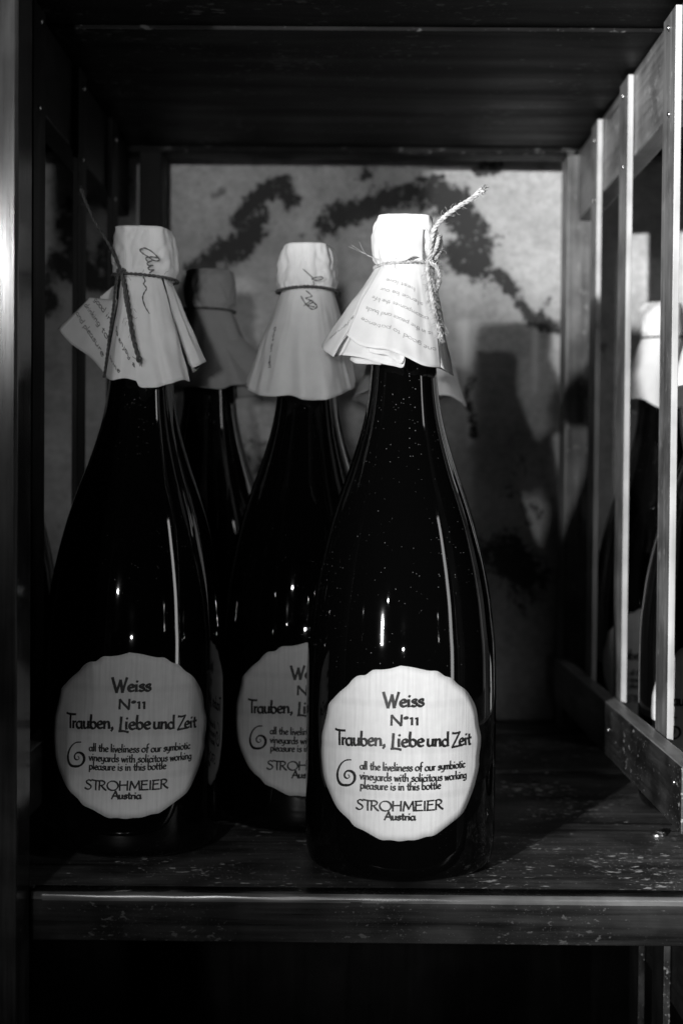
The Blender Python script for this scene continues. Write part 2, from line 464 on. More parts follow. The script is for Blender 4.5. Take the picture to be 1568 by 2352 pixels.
def divider(xin, side, zoff, ys, W_Y=W_Y, W_SLAT=W_SLAT, W_SAWN=W_SAWN, nails=True):
    """slatted divider: battens between an outer top rail and an inner bottom rail; side = +1 right, -1 left"""
    def xr(a, b):
        u, v = xin + side * a, xin + side * b
        return (min(u, v), max(u, v))
    box("side_rail", xr(0.0036, 0.0156), (0.606, 0.984), (zoff + ZT - 0.048, zoff + ZT - 0.001), [W_Y], rack, 0.001)
    box("side_rail", xr(-0.0095, -0.0004), (0.606, 0.984), (zoff + 0.0245, zoff + 0.0535), [W_YB, W_LIT_TOP], rack, 0.0008, top=1)
    for k, (y, w, lean) in enumerate(ys):
        s = box("slat", xr(0.0, 0.0032), (y, y + w), (zoff + 0.030, zoff + ZT - 0.003), [W_SLAT, W_SAWN], rack, 0.0003, front=1)
        s.rotation_euler = (R(lean), 0, 0)
        if not nails: continue
        add_nail(s, (xin - side * 0.0006, y + w * 0.5, zoff + ZT - 0.010 - 0.002 * k), 'x', 0.9)
        add_nail(s, (xin - side * 0.0006, y + w * 0.4, zoff + ZT - 0.052), 'x', 0.8)
    add_nail(rack, (xin - side * 0.0100, 0.618, zoff + 0.0445), 'x', 0.8)
    add_nail(rack, (xin - side * 0.0100, 0.775, zoff + 0.0400), 'x', 0.9)
divider(X_R, 1, 0.0, [(0.677, 0.026, 0.0), (0.792, 0.024, 0.0), (0.889, 0.022, 0.15)])
divider(X_L, -1, 0.0, [(0.672, 0.026, 0.0), (0.782, 0.024, 0.0), (0.892, 0.024, 0.0)], W_YD, W_ZD, W_ZD)  # left side uses the wood copies darkened for shade
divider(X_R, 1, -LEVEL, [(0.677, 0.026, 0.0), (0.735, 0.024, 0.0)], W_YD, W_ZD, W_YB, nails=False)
box("added_dark_panel", (XA, XB), (0.9865, 0.994), (-LEVEL, -0.034), [W_ZD], rack, 0.001)  # dark sheet added to keep the lower bay black
p = at(1512, 1917, 0.70); 
add_nail(rack, (p.x, 0.702, 0.0006), 'z', 2.4)

# ------------------------------------------------------------------ bottle glass
RB = 0.0432
PROFILE = [(0.0, 0.0), (0.004, 0.0), (0.030, 0.0), (0.0368, 0.0004), (0.0402, 0.0020), (0.0420, 0.0052), (0.0429, 0.0105), (0.0432, 0.020),
           (0.0432, 0.060), (0.0431, 0.085), (0.0426, 0.100), (0.0417, 0.1085), (0.0402, 0.1215), (0.0383, 0.1325), (0.0360, 0.1430),
           (0.0326, 0.1560), (0.0285, 0.1685), (0.0247, 0.1790), (0.0208, 0.1910), (0.0179, 0.2020), (0.0160, 0.2130), (0.0149, 0.2240),
           (0.0140, 0.236), (0.0130, 0.250), (0.0112, 0.262), (0.0108, 0.268), (0.0120, 0.276), (0.0124, 0.280), (0.0122, 0.284), (0.0118, 0.289), (0.0, 0.289)]

def catmull(pts, n=6):
    out = []
    P = [np.array(p, float) for p in pts]
    for i in range(len(P) - 1):
        p0 = P[max(i - 1, 0)]; p1 = P[i]; p2 = P[i + 1]; p3 = P[min(i + 2, len(P) - 1)]
        for k in range(n):
            t = k / n
            out.append(0.5 * ((2 * p1) + (-p0 + p2) * t + (2 * p0 - 5 * p1 + 4 * p2 - p3) * t * t + (-p0 + 3 * p1 - 3 * p2 + p3) * t ** 3))
    out.append(P[-1]); return out

def lathe(profile, seg=128, knurl=True):
    body = catmull(profile[3:26], 5)
    prof = [np.array(p) for p in profile[:3]] + body + [np.array(p) for p in profile[26:]]
    verts, faces = [], []
    for r, z in prof:
        for k in range(seg):
            a = 2 * math.pi * k / seg
            rr = r
            if knurl and 0.0012 < z < 0.0045: rr = r + 0.00022 * math.sin(a * 42)
            verts.append((rr * math.sin(a), -rr * math.cos(a), z))
    n = len(prof)
    for j in range(n - 1):
        for k in range(seg):
            faces.append((j * seg + k, j * seg + (k + 1) % seg, (j + 1) * seg + (k + 1) % seg, (j + 1) * seg + k))
    me = mesh_from(verts, faces, "glass_body")
    bm = bmesh.new(); bm.from_mesh(me)
    bmesh.ops.remove_doubles(bm, verts=bm.verts, dist=1e-6)
    bmesh.ops.recalc_face_normals(bm, faces=bm.faces)
    bm.to_mesh(me); bm.free()
    me.polygons.foreach_set('use_smooth', [True] * len(me.polygons))
    return me
GLASS = lathe(PROFILE, 168); GLASS.materials.append(M_GLASS)
GLASS_DUSTY = GLASS.copy(); GLASS_DUSTY.materials.clear(); GLASS_DUSTY.materials.append(M_GLASS_DUSTY)

# ------------------------------------------------------------------ stroke lettering
# glyphs: list of strokes, each (smooth?, points); x-height 0.5, cap height 1.0, advance last
def arc(cx, cy, rx, ry, a0, a1, n=9):
    return [(cx + rx * math.cos(R(a0 + (a1 - a0) * i / (n - 1))), cy + ry * math.sin(R(a0 + (a1 - a0) * i / (n - 1)))) for i in range(n)]
G = {
 'a': ([arc(.20, .23, .18, .24, 70, 360, 10), [(.38, .50), (.375, .25), (.40, .03), (.46, .0)]], .50),
 'b': ([[(.07, 1.0), (.05, .6), (.06, .02)], arc(.22, .24, .17, .24, 155, -150, 11)], .46),
 'c': ([arc(.21, .24, .18, .25, 45, 320, 10)], .38),
 'd': ([arc(.20, .23, .18, .24, 60, 330, 10), [(.385, 1.02), (.375, .5), (.39, .0)]], .48),
 'e': ([[(.05, .25), (.34, .32), (.33, .42), (.22, .51), (.09, .43), (.04, .25), (.09, .08), (.22, .0), (.36, .06)]], .42),
 'f': ([[(.36, .98), (.24, 1.0), (.17, .85), (.16, .4), (.14, -.10)], [(.02, .48), (.32, .51)]], .34),
 'g': ([arc(.20, .25, .17, .22, 60, 360, 10), [(.38, .48), (.37, .1), (.34, -.18), (.20, -.28), (.04, -.20)]], .48),
 'h': ([[(.07, 1.0), (.055, .5), (.06, .0)], [(.06, .30), (.18, .47), (.31, .46), (.345, .3), (.35, .0)]], .46),
 'i': ([[(.08, .50), (.075, .2), (.09, .0)], [(.10, .74), (.13, .80)]], .22),
 'j': ([[(.12, .50), (.12, .0), (.07, -.26), (-.05, -.28)], [(.13, .74), (.16, .80)]], .24),
 'k': ([[(.07, 1.0), (.06, .5), (.06, .0)], [(.33, .52), (.08, .24)], [(.14, .28), (.38, .0)]], .42),
 'l': ([[(.08, 1.0), (.07, .5), (.085, .0)]], .21),
 'm': ([[(.06, .50), (.06, .0)], [(.06, .30), (.17, .47), (.27, .45), (.30, .3), (.30, .0)], [(.30, .30), (.41, .47), (.52, .45), (.55, .3), (.56, .0)]], .66),
 'n': ([[(.06, .52), (.06, .0)], [(.06, .30), (.18, .47), (.31, .46), (.345, .3), (.36, .0)]], .47),
 'o': ([arc(.23, .245, .20, .25, 100, 460, 14)], .48),
 'p': ([[(.08, .52), (.07, .1), (.06, -.34)], arc(.24, .24, .17, .24, 155, -150, 11)], .48),
 'r': ([[(.06, .50), (.065, .0)], [(.065, .28), (.15, .44), (.27, .47)]], .30),
 's': ([[(.31, .45), (.20, .51), (.08, .44), (.09, .33), (.22, .26), (.31, .17), (.26, .04), (.13, .0), (.03, .06)]], .37),
 't': ([[(.15, .78), (.13, .3), (.16, .04), (.27, .02)], [(.0, .47), (.29, .51)]], .32),
 'u': ([[(.06, .50), (.055, .2), (.10, .03), (.22, .01), (.34, .16)], [(.355, .50), (.35, .2), (.37, .0)]], .47),
 'v': ([[(.03, .50), (.17, .0)], [(.17, .0), (.34, .52)]], .38),
 'w': ([[(.03, .50), (.14, .0)], [(.14, .0), (.28, .44)], [(.28, .44), (.40, .0)], [(.40, .0), (.55, .52)]], .59),
 'y': ([[(.05, .50), (.07, .2), (.17, .06), (.30, .14)], [(.36, .50), (.35, .05), (.28, -.24), (.06, -.28)]], .45),
 ',': ([[(.07, .06), (.09, -.06), (.03, -.18)]], .20),
 '1': ([[(.02, .66), (.11, .72)], [(.11, .72), (.11, .0)]], .26),
 'o_': ([arc(.12, .72, .075, .085, 90, 450, 9)], .30),
 'W': ([[(.02, 1.02), (.28, -.10)], [(.28, -.10), (.50, .85)], [(.50, .85), (.62, -.08)], [(.62, -.08), (.86, 1.05)]], .92),
 'N': ([[(.06, .0), (.07, 1.0)], [(.07, 1.0), (.54, -.05)], [(.54, -.05), (.56, 1.04)]], .66),
 'T': ([[(-.04, 1.05), (.30, .99), (.66, 1.0)], [(.28, 1.0), (.26, .5), (.27, -.02)]], .44),
 'L': ([[(.10, .88), (.07, .3), (.05, -.20)], [(-.02, -.17), (.25, -.15), (.52, -.22)]], .32),
 'Z': ([[(.05, .96), (.30, .93), (.56, 1.0)], [(.56, 1.0), (.03, -.10)], [(.03, -.10), (.30, -.06), (.62, -.02)]], .50),
 'S': ([[(.46, .92), (.30, 1.0), (.13, .88), (.14, .66), (.32, .52), (.46, .32), (.38, .06), (.18, -.02), (.0, .12)]], .54),
 'R': ([[(.10, .98), (.08, .5), (.07, .0)], [(.02, .94), (.26, 1.02), (.46, .84), (.36, .58), (.12, .48)], [(.22, .50), (.38, .2), (.56, .0)]], .60),
 'O': ([arc(.40, .49, .37, .50, 100, 460, 18)], .82),
 'H': ([[(.08, 1.0), (.06, .0)], [(.58, 1.02), (.57, .0)], [(.0, .56), (.60, .58)]], .68),
 'M': ([[(.05, .0), (.14, .98)], [(.14, .98), (.40, .20)], [(.40, .20), (.66, 1.0)], [(.66, 1.0), (.72, -.02)]], .78),
 'E': ([[(.10, 1.0), (.07, .5), (.07, .02)], [(.02, .98), (.48, 1.0)], [(.07, .58), (.42, .60)], [(.0, .02), (.52, .03)]], .56),
 'I': ([[(.10, 1.0), (.09, .0)]], .22),
 'A': ([[(-.04, -.06), (.32, 1.02)], [(.32, 1.02), (.62, -.05)], [(.02, .30), (.30, .34), (.56, .32)]], .64),
 ' ': ([], .26),
}
def text_strokes(txt, x0, x1, base0, base1, cap, jitter=0.007, seed=1):
    """polylines of a line of text fitted between x0 and x1 (metres in the sheet), baseline rising from base0 to base1"""
    rnd = random.Random(seed)
    if isinstance(txt, str): txt = list(txt)
    w = sum(G[c][1] for c in txt[:-1]) + max([q[0] for s in G[txt[-1]][0] for q in s] + [0.1])
    sx = (x1 - x0) / w
    out, pen = [], 0.0
    for c in txt:
        strokes, adv = G[c]
        dy = rnd.uniform(-.02, .02)
        for s in strokes:
            pts = catmull(s, 4) if len(s) > 2 else [np.array(s[0]) + (np.array(s[1]) - np.array(s[0])) * k / 6 for k in range(7)]
            line = []
            for q in pts:
                x = x0 + (pen + q[0]) * sx
                t = (x - x0) / max(1e-9, x1 - x0)
                line.append((x + rnd.uniform(-1, 1) * jitter * cap, base0 + (base1 - base0) * t + (q[1] + dy) * cap + rnd.uniform(-1, 1) * jitter * cap))
            out.append(line)
        pen += adv
    return out

def ribbon(lines, width, mapper, name, nib=35, taper=None):
    """flat ink strokes of a broad nib laid on a surface; mapper(u, v) gives the point"""
    verts, faces = [], []
    for li, L in enumerate(lines):
        if len(L) < 2: continue
        P = [np.array(q, float) for q in L]
        base = len(verts)
        for i, q in enumerate(P):
            d = P[min(i + 1, len(P) - 1)] - P[max(i - 1, 0)]
            n = np.linalg.norm(d) or 1e-9; d = d / n
            ang = math.degrees(math.atan2(d[1], d[0]))
            w = width * (0.62 + 0.55 * abs(math.sin(R(ang - nib)))) * (0.92 + 0.16 * random.random())
            if taper: w *= taper(i / (len(P) - 1))
            nrm = np.array((-d[1], d[0])) * w / 2
            cap_ext = d * width * 0.25 * (-1 if i == 0 else (1 if i == len(P) - 1 else 0))
            verts.append(mapper(*(q + nrm + cap_ext))); verts.append(mapper(*(q - nrm + cap_ext)))
        for i in range(len(P) - 1):
            a = base + 2 * i
            faces.append((a, a + 1, a + 3, a + 2))
    return mesh_from(verts, faces, name, smooth=False)

# ------------------------------------------------------------------ label (sheet coordinates: s along the arc, t height)
LZ = 0.0573
def on_bottle(off):
    r = RB + off
    return lambda s, t: (r * math.sin(s / RB), -r * math.cos(s / RB), t)
FRONT_Y = 0.653
def lab(zx, zy):
    """sheet position of a point measured on the front label (close-up pixels, 0.36 photo px each)"""
    X = (zx - 727) * 0.36 / FPX
    f = 0.0
    for _ in range(4):
        dep = FRONT_Y - RB * math.cos(f)
        x = X * dep
        f = math.asin(max(-1, min(1, x / RB)))
    dep = FRONT_Y - RB * math.cos(f)
    py = 1474 + zy * 0.36
    return RB * f, 0.174 - (py - 1108 - 1) / FPX * dep

def label_mesh():
    # hand-cut wavy outline followed on the photograph (close-up pixels)
    out = [(722, 160), (790, 168), (850, 180), (900, 190), (955, 192), (1000, 222), (1045, 236), (1085, 275), (1135, 310), (1170, 360), (1195, 410), (1208, 465),
           (1216, 530), (1230, 590), (1231, 650), (1222, 730), (1220, 800), (1205, 870), (1190, 930), (1165, 1000), (1140, 1060), (1112, 1105), (1060, 1150),
           (1010, 1190), (945, 1238), (890, 1250), (830, 1270), (770, 1274), (722, 1281), (665, 1274), (610, 1275), (560, 1252), (500, 1218), (435, 1188),
           (400, 1145), (345, 1095), (310, 1045), (285, 990), (255, 920), (236, 850), (228, 780), (224, 720), (226, 650), (228, 600), (242, 540), (258, 470),
           (268, 412), (300, 372), (340, 330), (385, 292), (420, 250), (455, 227), (500, 222), (545, 190), (600, 187), (655, 180)]
    pts = [lab(*q) for q in out]
    pts = [np.array(p) for p in catmull([np.array(q) for q in pts] + [np.array(pts[0])], 3)][:-1]
    c = np.mean(pts, axis=0); rings = 12
    verts, uvs, faces = [], [], []
    mp = on_bottle(0.00018)
    n = len(pts)
    verts.append(mp(*c)); uvs.append(tuple(c))
    for k in range(1, rings + 1):
        for p in pts:
            q = c + (p - c) * k / rings
            verts.append(mp(*q)); uvs.append(tuple(q))
    for i in range(n):
        faces.append((0, 1 + (i + 1) % n, 1 + i))
        for k in range(rings - 1):
            a = 1 + k * n; b = 1 + (k + 1) * n
            faces.append((a + i, a + (i + 1) % n, b + (i + 1) % n, b + i))
    # cut edge
    mp0 = on_bottle(0.00002); base = len(verts)
    for p in pts: verts.append(mp0(*p)); uvs.append(tuple(p))
    a = 1 + (rings - 1) * n
    for i in range(n): faces.append((a + i, a + (i + 1) % n, base + (i + 1) % n, base + i))
    me = mesh_from(verts, faces, "label")
    bm = bmesh.new(); bm.from_mesh(me); bmesh.ops.recalc_face_normals(bm, faces=bm.faces)
    bm.faces.ensure_lookup_table()
    if bm.faces[0].normal.y > 0:
        bmesh.ops.reverse_faces(bm, faces=bm.faces)
    bm.to_mesh(me); bm.free()
    ul = me.uv_layers.new(name="UVMap")
    for l in me.loops: ul.data[l.index].uv = uvs[l.vertex_index]
    me.polygons.foreach_set('use_smooth', [True] * len(me.polygons))
    return me
LABEL = label_mesh(); LABEL.materials.append(M_LABEL)

PX = 0.0672e-3
def line(txt, xa, ya, xb, yb, cap, seed, width, name="lettering"):
    a = lab(xa, ya); b = lab(xb, yb)
    st = text_strokes(txt, a[0], b[0], a[1], b[1], cap * PX, seed=seed)
    me = ribbon(st, width * PX, on_bottle(0.00034), name); me.materials.append(M_INK)
    return me
LETTERING = [
    line("Weiss", 612, 418, 866, 416, 86, 1, 17.8),
    line(['N', 'o_', '1', '1'], 658, 541, 828, 535, 62, 2, 13.9),
    line("Trauben,", 318, 664, 622, 672, 92, 3, 16.5),
    line("Liebe", 668, 674, 868, 672, 92, 4, 16.5),
    line("und", 890, 670, 1022, 666, 88, 5, 16.5),
    line("Zeit", 1046, 668, 1166, 652, 86, 6, 15.8),
    line("all the liveliness of our symbiotic", 470, 822, 1130, 800, 53, 7, 9.4),
    line("vineyards with solicitous working", 470, 886, 1138, 868, 53, 8, 9.4),
    line("pleasure is in this bottle", 472, 946, 978, 940, 53, 9, 9.4),
    line("STROHMEIER", 448, 1078, 994, 1070, 62, 10, 11.4),
    line("Austria", 630, 1143, 822, 1143, 50, 11, 11.9),
]
def spiral():
    pts = [(412, 765), (380, 768), (352, 790), (334, 825), (328, 862), (334, 898), (352, 922), (382, 928), (412, 922), (433, 900), (438, 872), (428, 848), (408, 836),
           (386, 838), (373, 856), (376, 876), (392, 884), (404, 874), (398, 862)]
    L = catmull([lab(*q) for q in pts], 5)
    me = ribbon([L], 16 * PX, on_bottle(0.00034), "spiral_emblem", taper=lambda t: 0.35 + 0.85 * math.sin(math.pi * min(1, t * 1.0 + 0.06)) ** 0.8)
    me.materials.append(M_INK); return me
SPIRAL = spiral()

# ------------------------------------------------------------------ ropes
def tube(path, radius, seg=6, rad_fn=None):
    P = [Vector(p) for p in path]
    verts, faces = [], []
    up = Vector((0.13, 0.21, 0.97)).normalized()
    T = [(P[min(i + 1, len(P) - 1)] - P[max(i - 1, 0)]).normalized() for i in range(len(P))]
    nrm = T[0].orthogonal().normalized()
    for i, p in enumerate(P):
        nrm = (nrm - T[i] * nrm.dot(T[i])).normalized()
        b = T[i].cross(nrm)
        r = radius * (rad_fn(i / (len(P) - 1)) if rad_fn else 1)
        for k in range(seg):
            a = 2 * math.pi * k / seg
            verts.append(p + (nrm * math.cos(a) + b * math.sin(a)) * r)
    for i in range(len(P) - 1):
        for k in range(seg):
            faces.append((i * seg + k, i * seg + (k + 1) % seg, (i + 1) * seg + (k + 1) % seg, (i + 1) * seg + k))
    faces.append(tuple(range(seg))[::-1]); faces.append(tuple((len(P) - 1) * seg + k for k in range(seg)))
    return verts, faces

def merge(parts):
    V, F = [], []
    for v, f in parts:
        o = len(V); V += v; F += [tuple(i + o for i in q) for q in f]
    return V, F

def smooth_path(pts, n=12):
    return [Vector(q) for q in catmull([tuple(p) for p in pts], n)]

def rope(pts, radius, pitch=0.0042, plies=2, fray=0, seed=0, closed=False, hairs=0):
    rnd = random.Random(seed)
    path = smooth_path(pts, 16)
    # resample
    L = [0.0]
    for a, b in zip(path[:-1], path[1:]): L.append(L[-1] + (b - a).length)
    n = max(8, int(L[-1] / 0.0005))
    res, j = [], 0
    for i in range(n + 1):
        d = L[-1] * i / n
        while j < len(L) - 2 and L[j + 1] < d: j += 1
        t = (d - L[j]) / max(1e-9, L[j + 1] - L[j])
        res.append(path[j].lerp(path[j + 1], min(1, t)))
    parts = []
    T = [(res[min(i + 1, n)] - res[max(i - 1, 0)]).normalized() for i in range(n + 1)]
    nrm = T[0].orthogonal().normalized(); frames = []
    for i in range(n + 1):
        nrm = (nrm - T[i] * nrm.dot(T[i])).normalized(); frames.append((nrm.copy(), T[i].cross(nrm)))
    for k in range(plies):
        pts2 = []
        for i, p in enumerate(res):
            a = 2 * math.pi * (L[-1] * i / n / pitch + k / plies)
            u, v = frames[i]
            spread = 1.0 + (0.9 * max(0, (i / n - 0.93) / 0.07) if fray else 0)
            pts2.append(p + (u * math.cos(a) + v * math.sin(a)) * radius * 0.52 * spread)
        parts.append(tube(pts2, radius * 0.60, 6, lambda t: 0.93 + 0.07 * math.sin(t * 90)))
    for _ in range(hairs):
        i = rnd.randint(2, n - 2); p = res[i]; u, v = frames[i]; a = rnd.uniform(0, 6.28)
        o = u * math.cos(a) + v * math.sin(a)
        ln = rnd.uniform(0.001, 0.0035)
        q = [p + o * radius * 0.8, p + o * (radius + ln * 0.5) + T[i] * ln * rnd.uniform(-.2, .6), p + o * (radius + ln * 0.8) + T[i] * ln * rnd.uniform(0, 1.2)]
        parts.append(tube(smooth_path(q, 3), 0.00007, 3))
    for _ in range(fray):
        p = res[-1] + Vector((rnd.uniform(-1, 1), rnd.uniform(-1, 1), rnd.uniform(-1, 1))) * radius * 0.8
        d = (T[-1] + Vector((rnd.uniform(-.5, .5), rnd.uniform(-.5, .5), rnd.uniform(-.5, .5)))).normalized()
        parts.append(tube([p - d * 0.003, p + d * rnd.uniform(0.0005, 0.003)], 0.00012, 3))
    return merge(parts)

def ring_path(rad_fn, z_fn, n=28):
    pts = []
    for i in range(n + 1):
        f = 2 * math.pi * i / n
        r = rad_fn(f)
        pts.append((r * math.sin(f), -r * math.cos(f), z_fn(f)))
    return pts

# ------------------------------------------------------------------ paper covers
class Panel:
    """folded paper panel: ruled from the tie line down to its cut lower edge"""
    def __init__(self, phis, bottom, zt, rt=0.0128, off=0.0, bulge=0.0, v0=0.0):
        self.ph = phis; self.b = bottom; self.zt = zt; self.rt = rt + off; self.bulge = bulge; self.v0 = v0
        d = [0.0]
        for a, b in zip(bottom[:-1], bottom[1:]): d.append(d[-1] + (Vector(b) - Vector(a)).length)
        self.u = [x / d[-1] for x in d]
        self.sm = catmull([tuple(b) for b in bottom], 8)
        self.us = []
        for i in range(len(bottom) - 1):
            for k in range(8): self.us.append(self.u[i] + (self.u[i + 1] - self.u[i]) * k / 8)
        self.us.append(1.0)
    def bottom_at(self, u):
        u = min(1, max(0, u))
        i = max(0, min(len(self.us) - 2, int(np.searchsorted(self.us, u, side='right')) - 1))
        t = (u - self.us[i]) / max(1e-9, self.us[i + 1] - self.us[i])
        return Vector(self.sm[i] * (1 - t) + self.sm[i + 1] * t)
    def P(self, u, v):
        f = R(self.ph[0] + (self.ph[1] - self.ph[0]) * u)
        T = Vector((self.rt * math.sin(f), -self.rt * math.cos(f), self.zt))
        B = self.bottom_at(u)
        w = self.v0 + (1 - self.v0) * v
        p = T.lerp(B, w)
        out = Vector((p.x, p.y, 0))
        if out.length > 1e-6: out.normalize()
        amp = 0.0011 * math.sin(math.pi * min(1, w * 0.75)) + 0.0002
        fa = math.atan2(p.x, -p.y)
        fold = 1 - 2 * abs(noise.noise(Vector((math.sin(fa) * 6.5 + self.rt * 777, math.cos(fa) * 6.5, w * 0.7))))
        nz = noise.noise(Vector((p.x * 130, p.y * 130, p.z * 55 + self.rt * 900)))
        nz2 = noise.noise(Vector((p.x * 300 + 7, p.y * 300, p.z * 220)))
        return p + out * (self.bulge * math.sin(math.pi * w) + amp * nz + 0.0009 * fold * w * (1.15 - w) * 1.6 + 0.00018 * nz2)
    def nrm(self, u, v):
        e = 0.01
        n = (self.P(u + e, v) - self.P(u - e, v)).cross(self.P(u, v + e) - self.P(u, v - e))
        p = self.P(u, v)
        n.normalize()
        if n.dot(Vector((p.x * 0.3, -1, 0))) < 0: n = -n
        return n
    def mesh(self, nu=36, nv=26):
        V = [self.P(i / nu, j / nv) for j in range(nv + 1) for i in range(nu + 1)]
        F = [(j * (nu + 1) + i, (j + 1) * (nu + 1) + i, (j + 1) * (nu + 1) + i + 1, j * (nu + 1) + i + 1) for j in range(nv) for i in range(nu)]
        return V, F
    def mapper(self, off=0.00022):
        """sheet (mm-like metres at mid height): u along, v down; returns points a hair above the paper"""
        return lambda a, b: self.P(a, b) + self.nrm(a, b) * off

def crown(rings, zt, seed=0, top_z=None, facets=9):
    """paper gathered over the bottle mouth, from the tie up and closed flat; rings = (z, [(phi, r), ...])"""
    rnd = random.Random(seed)
    nu = 96
    V, F = [], []
    levels = []
    # interpolate ring radii along z
    zs = [r[0] for r in rings]
    m = 22
    for j in range(m + 1):
        t = j / m
        z = zs[0] + (zs[-1] - zs[0]) * t
        i = max(0, min(len(zs) - 2, int(np.searchsorted(zs, z, side='right')) - 1))
        s = (z - zs[i]) / (zs[i + 1] - zs[i]); s = min(1, max(0, s)); s = s * s * (3 - 2 * s) * 0.5 + s * 0.5
        row = []
        skew = 5.0 * noise.noise(Vector((z * 160, seed * 1.3, 0.5)))
        for k in range(nu):
            ph = -180 + 360.0 * k / nu
            def rad(ring):
                c = ring[1]
                for (a0, r0), (a1, r1) in zip(c, list(c[1:]) + [(c[0][0] + 360, c[0][1])]):
                    q = ph + skew
                    if q < c[0][0]: q += 360
                    if q >= c[0][0] + 360: q -= 360
                    if a0 <= q <= a1 + 1e-6: break
                x0, y0, x1, y1 = r0 * math.cos(R(a0)), r0 * math.sin(R(a0)), r1 * math.cos(R(a1)), r1 * math.sin(R(a1))
                dx, dy = math.cos(R(q)), math.sin(R(q))
                den = dx * (y1 - y0) - dy * (x1 - x0)
                return (x0 * (y1 - y0) - y0 * (x1 - x0)) / den if abs(den) > 1e-9 else r0
            r = rad(rings[i]) * (1 - s) + rad(rings[i + 1]) * s
            f = R(ph)
            p = Vector((r * math.sin(f), -r * math.cos(f), z))
            cr = 0.0012 * (1 - abs(noise.noise(Vector((math.sin(f) * 3.2 + seed, math.cos(f) * 3.2, z * 95)))) * 2) ** 3 * 0.8 + 0.0004 * noise.noise(Vector((p.x * 420, p.y * 420, p.z * 300 + seed)))
            edge = 1 - 0.7 * (1 if j == m else 0)
            p -= Vector((math.sin(f), -math.cos(f), 0)) * cr * edge
            row.append(len(V)); V.append(p)
        levels.append(row)
    for j in range(m):
        for k in range(nu):
            a, b = levels[j], levels[j + 1]
            F.append((a[k], a[(k + 1) % nu], b[(k + 1) % nu], b[k]))
    c = len(V); top = levels[-1]
    zc = sum(V[i].z for i in top) / nu
    ring2 = []
    for i in top:
        ring2.append(len(V)); V.append(Vector((V[i].x * 0.9, V[i].y * 0.9, zc + 0.0006)))
    for k in range(nu): F.append((top[k], top[(k + 1) % nu], ring2[(k + 1) % nu], ring2[k]))
    V.append(Vector((0, 0, zc + 0.0008 - 0.0006)))
    for k in range(nu): F.append((ring2[k], ring2[(k + 1) % nu], len(V) - 1))
    return V, F

def writing(panel, rows, mat, width, parent, name="handwriting", rot=0.0):
    """rows of (text, u0, v0, u1, v1, size): text laid along u, v of a panel, size in v units"""
    lines = []
    for q, (txt, u0, v0, u1, v1, size) in enumerate(rows):
        a = Vector((u0, v0)); b = Vector((u1, v1)); L = (b - a).length
        d = (b - a).normalized(); n = Vector((d.y, -d.x))
        for s in text_strokes(txt, 0, L, 0, 0, size, seed=q + 31):
            lines.append([tuple(a + d * x + n * y) for x, y in s])
    # draw in uv space, width in metres through local scale
    verts, faces = [], []
    for Ls in lines:
        pts = [panel.P(u, v) + panel.nrm(u, v) * 0.00025 for u, v in Ls]
        nr = [panel.nrm(u, v) for u, v in Ls]
        base = len(verts)
        for i, p in enumerate(pts):
            t = (pts[min(i + 1, len(pts) - 1)] - pts[max(i - 1, 0)]).normalized()
            s = t.cross(nr[i]).normalized() * width * (0.4 + 0.25 * random.random())
            verts += [p + s, p - s]
        for i in range(len(pts) - 1):
            a = base + 2 * i; faces.append((a, a + 1, a + 3, a + 2))
    me = mesh_from(verts, faces, name, smooth=False); me.materials.append(mat)
    return link(name, me, parent)

def scrawl(panel, strokes, mat, width, parent, name="handwriting"):
    verts, faces = [], []
    for pts in strokes:
        L = catmull(pts, 6) if len(pts) > 2 else [np.array(pts[0]), np.array(pts[1])]
        P3 = [panel.P(u, v) + panel.nrm(u, v) * 0.00028 for u, v in L]
        base = len(verts)
        for i, p in enumerate(P3):
            t = (P3[min(i + 1, len(P3) - 1)] - P3[max(i - 1, 0)]).normalized()
            s = t.cross(panel.nrm(*L[i])).normalized() * width * (0.35 + 0.3 * math.sin(i * 0.7) ** 2)
            verts += [p + s, p - s]
        for i in range(len(P3) - 1):
            a = base + 2 * i; faces.append((a, a + 1, a + 3, a + 2))
    me = mesh_from(verts, faces, name, smooth=False); me.materials.append(mat)
    return link(name, me, parent)

# ------------------------------------------------------------------ bottles
def bottle(x, y, label, group, face=0.0, dusty=False, lettering=True):
    b = empty("wine_bottle", (x, y, 0.0009))
    tag(b, label, "wine bottle", group)
    g = link("glass_body", GLASS_DUSTY if dusty else GLASS, b)
    # the label looks at the aisle; face turns it about the bottle's axis
    lb = link("label", LABEL, b); lb.rotation_euler = (0, 0, face)
    if lettering:
        for me in LETTERING: link("lettering", me, lb)
        link("spiral_emblem", SPIRAL, lb)
    return b

def facing(x, y): return math.atan2(x, y) * -1.0

def finish_cover(parts, parent, name="paper_cover"):
    V, F = merge(parts)
    me = mesh_from(V, F, name)
    o = link(name, me, parent, (0, 0, 0), [M_PAPER])
    so = o.modifiers.new("thickness", 'SOLIDIFY'); so.thickness = 0.00012; so.offset = 0
    return o

def cv(ax, ay, zoom, k, o):
    """converter from a close-up (zoom = source px per close-up px, o = close-up origin) to bottle coordinates"""
    def f(zx, zy, d):
        px = (o[0] + zx * zoom) / 2500 * 1568; py = (o[1] + zy * zoom) / 2500 * 1568
        p = at(px, py, ay + d * 0.001)
        return (p.x - ax, d * 0.001, p.z - 0.0009)
    return f

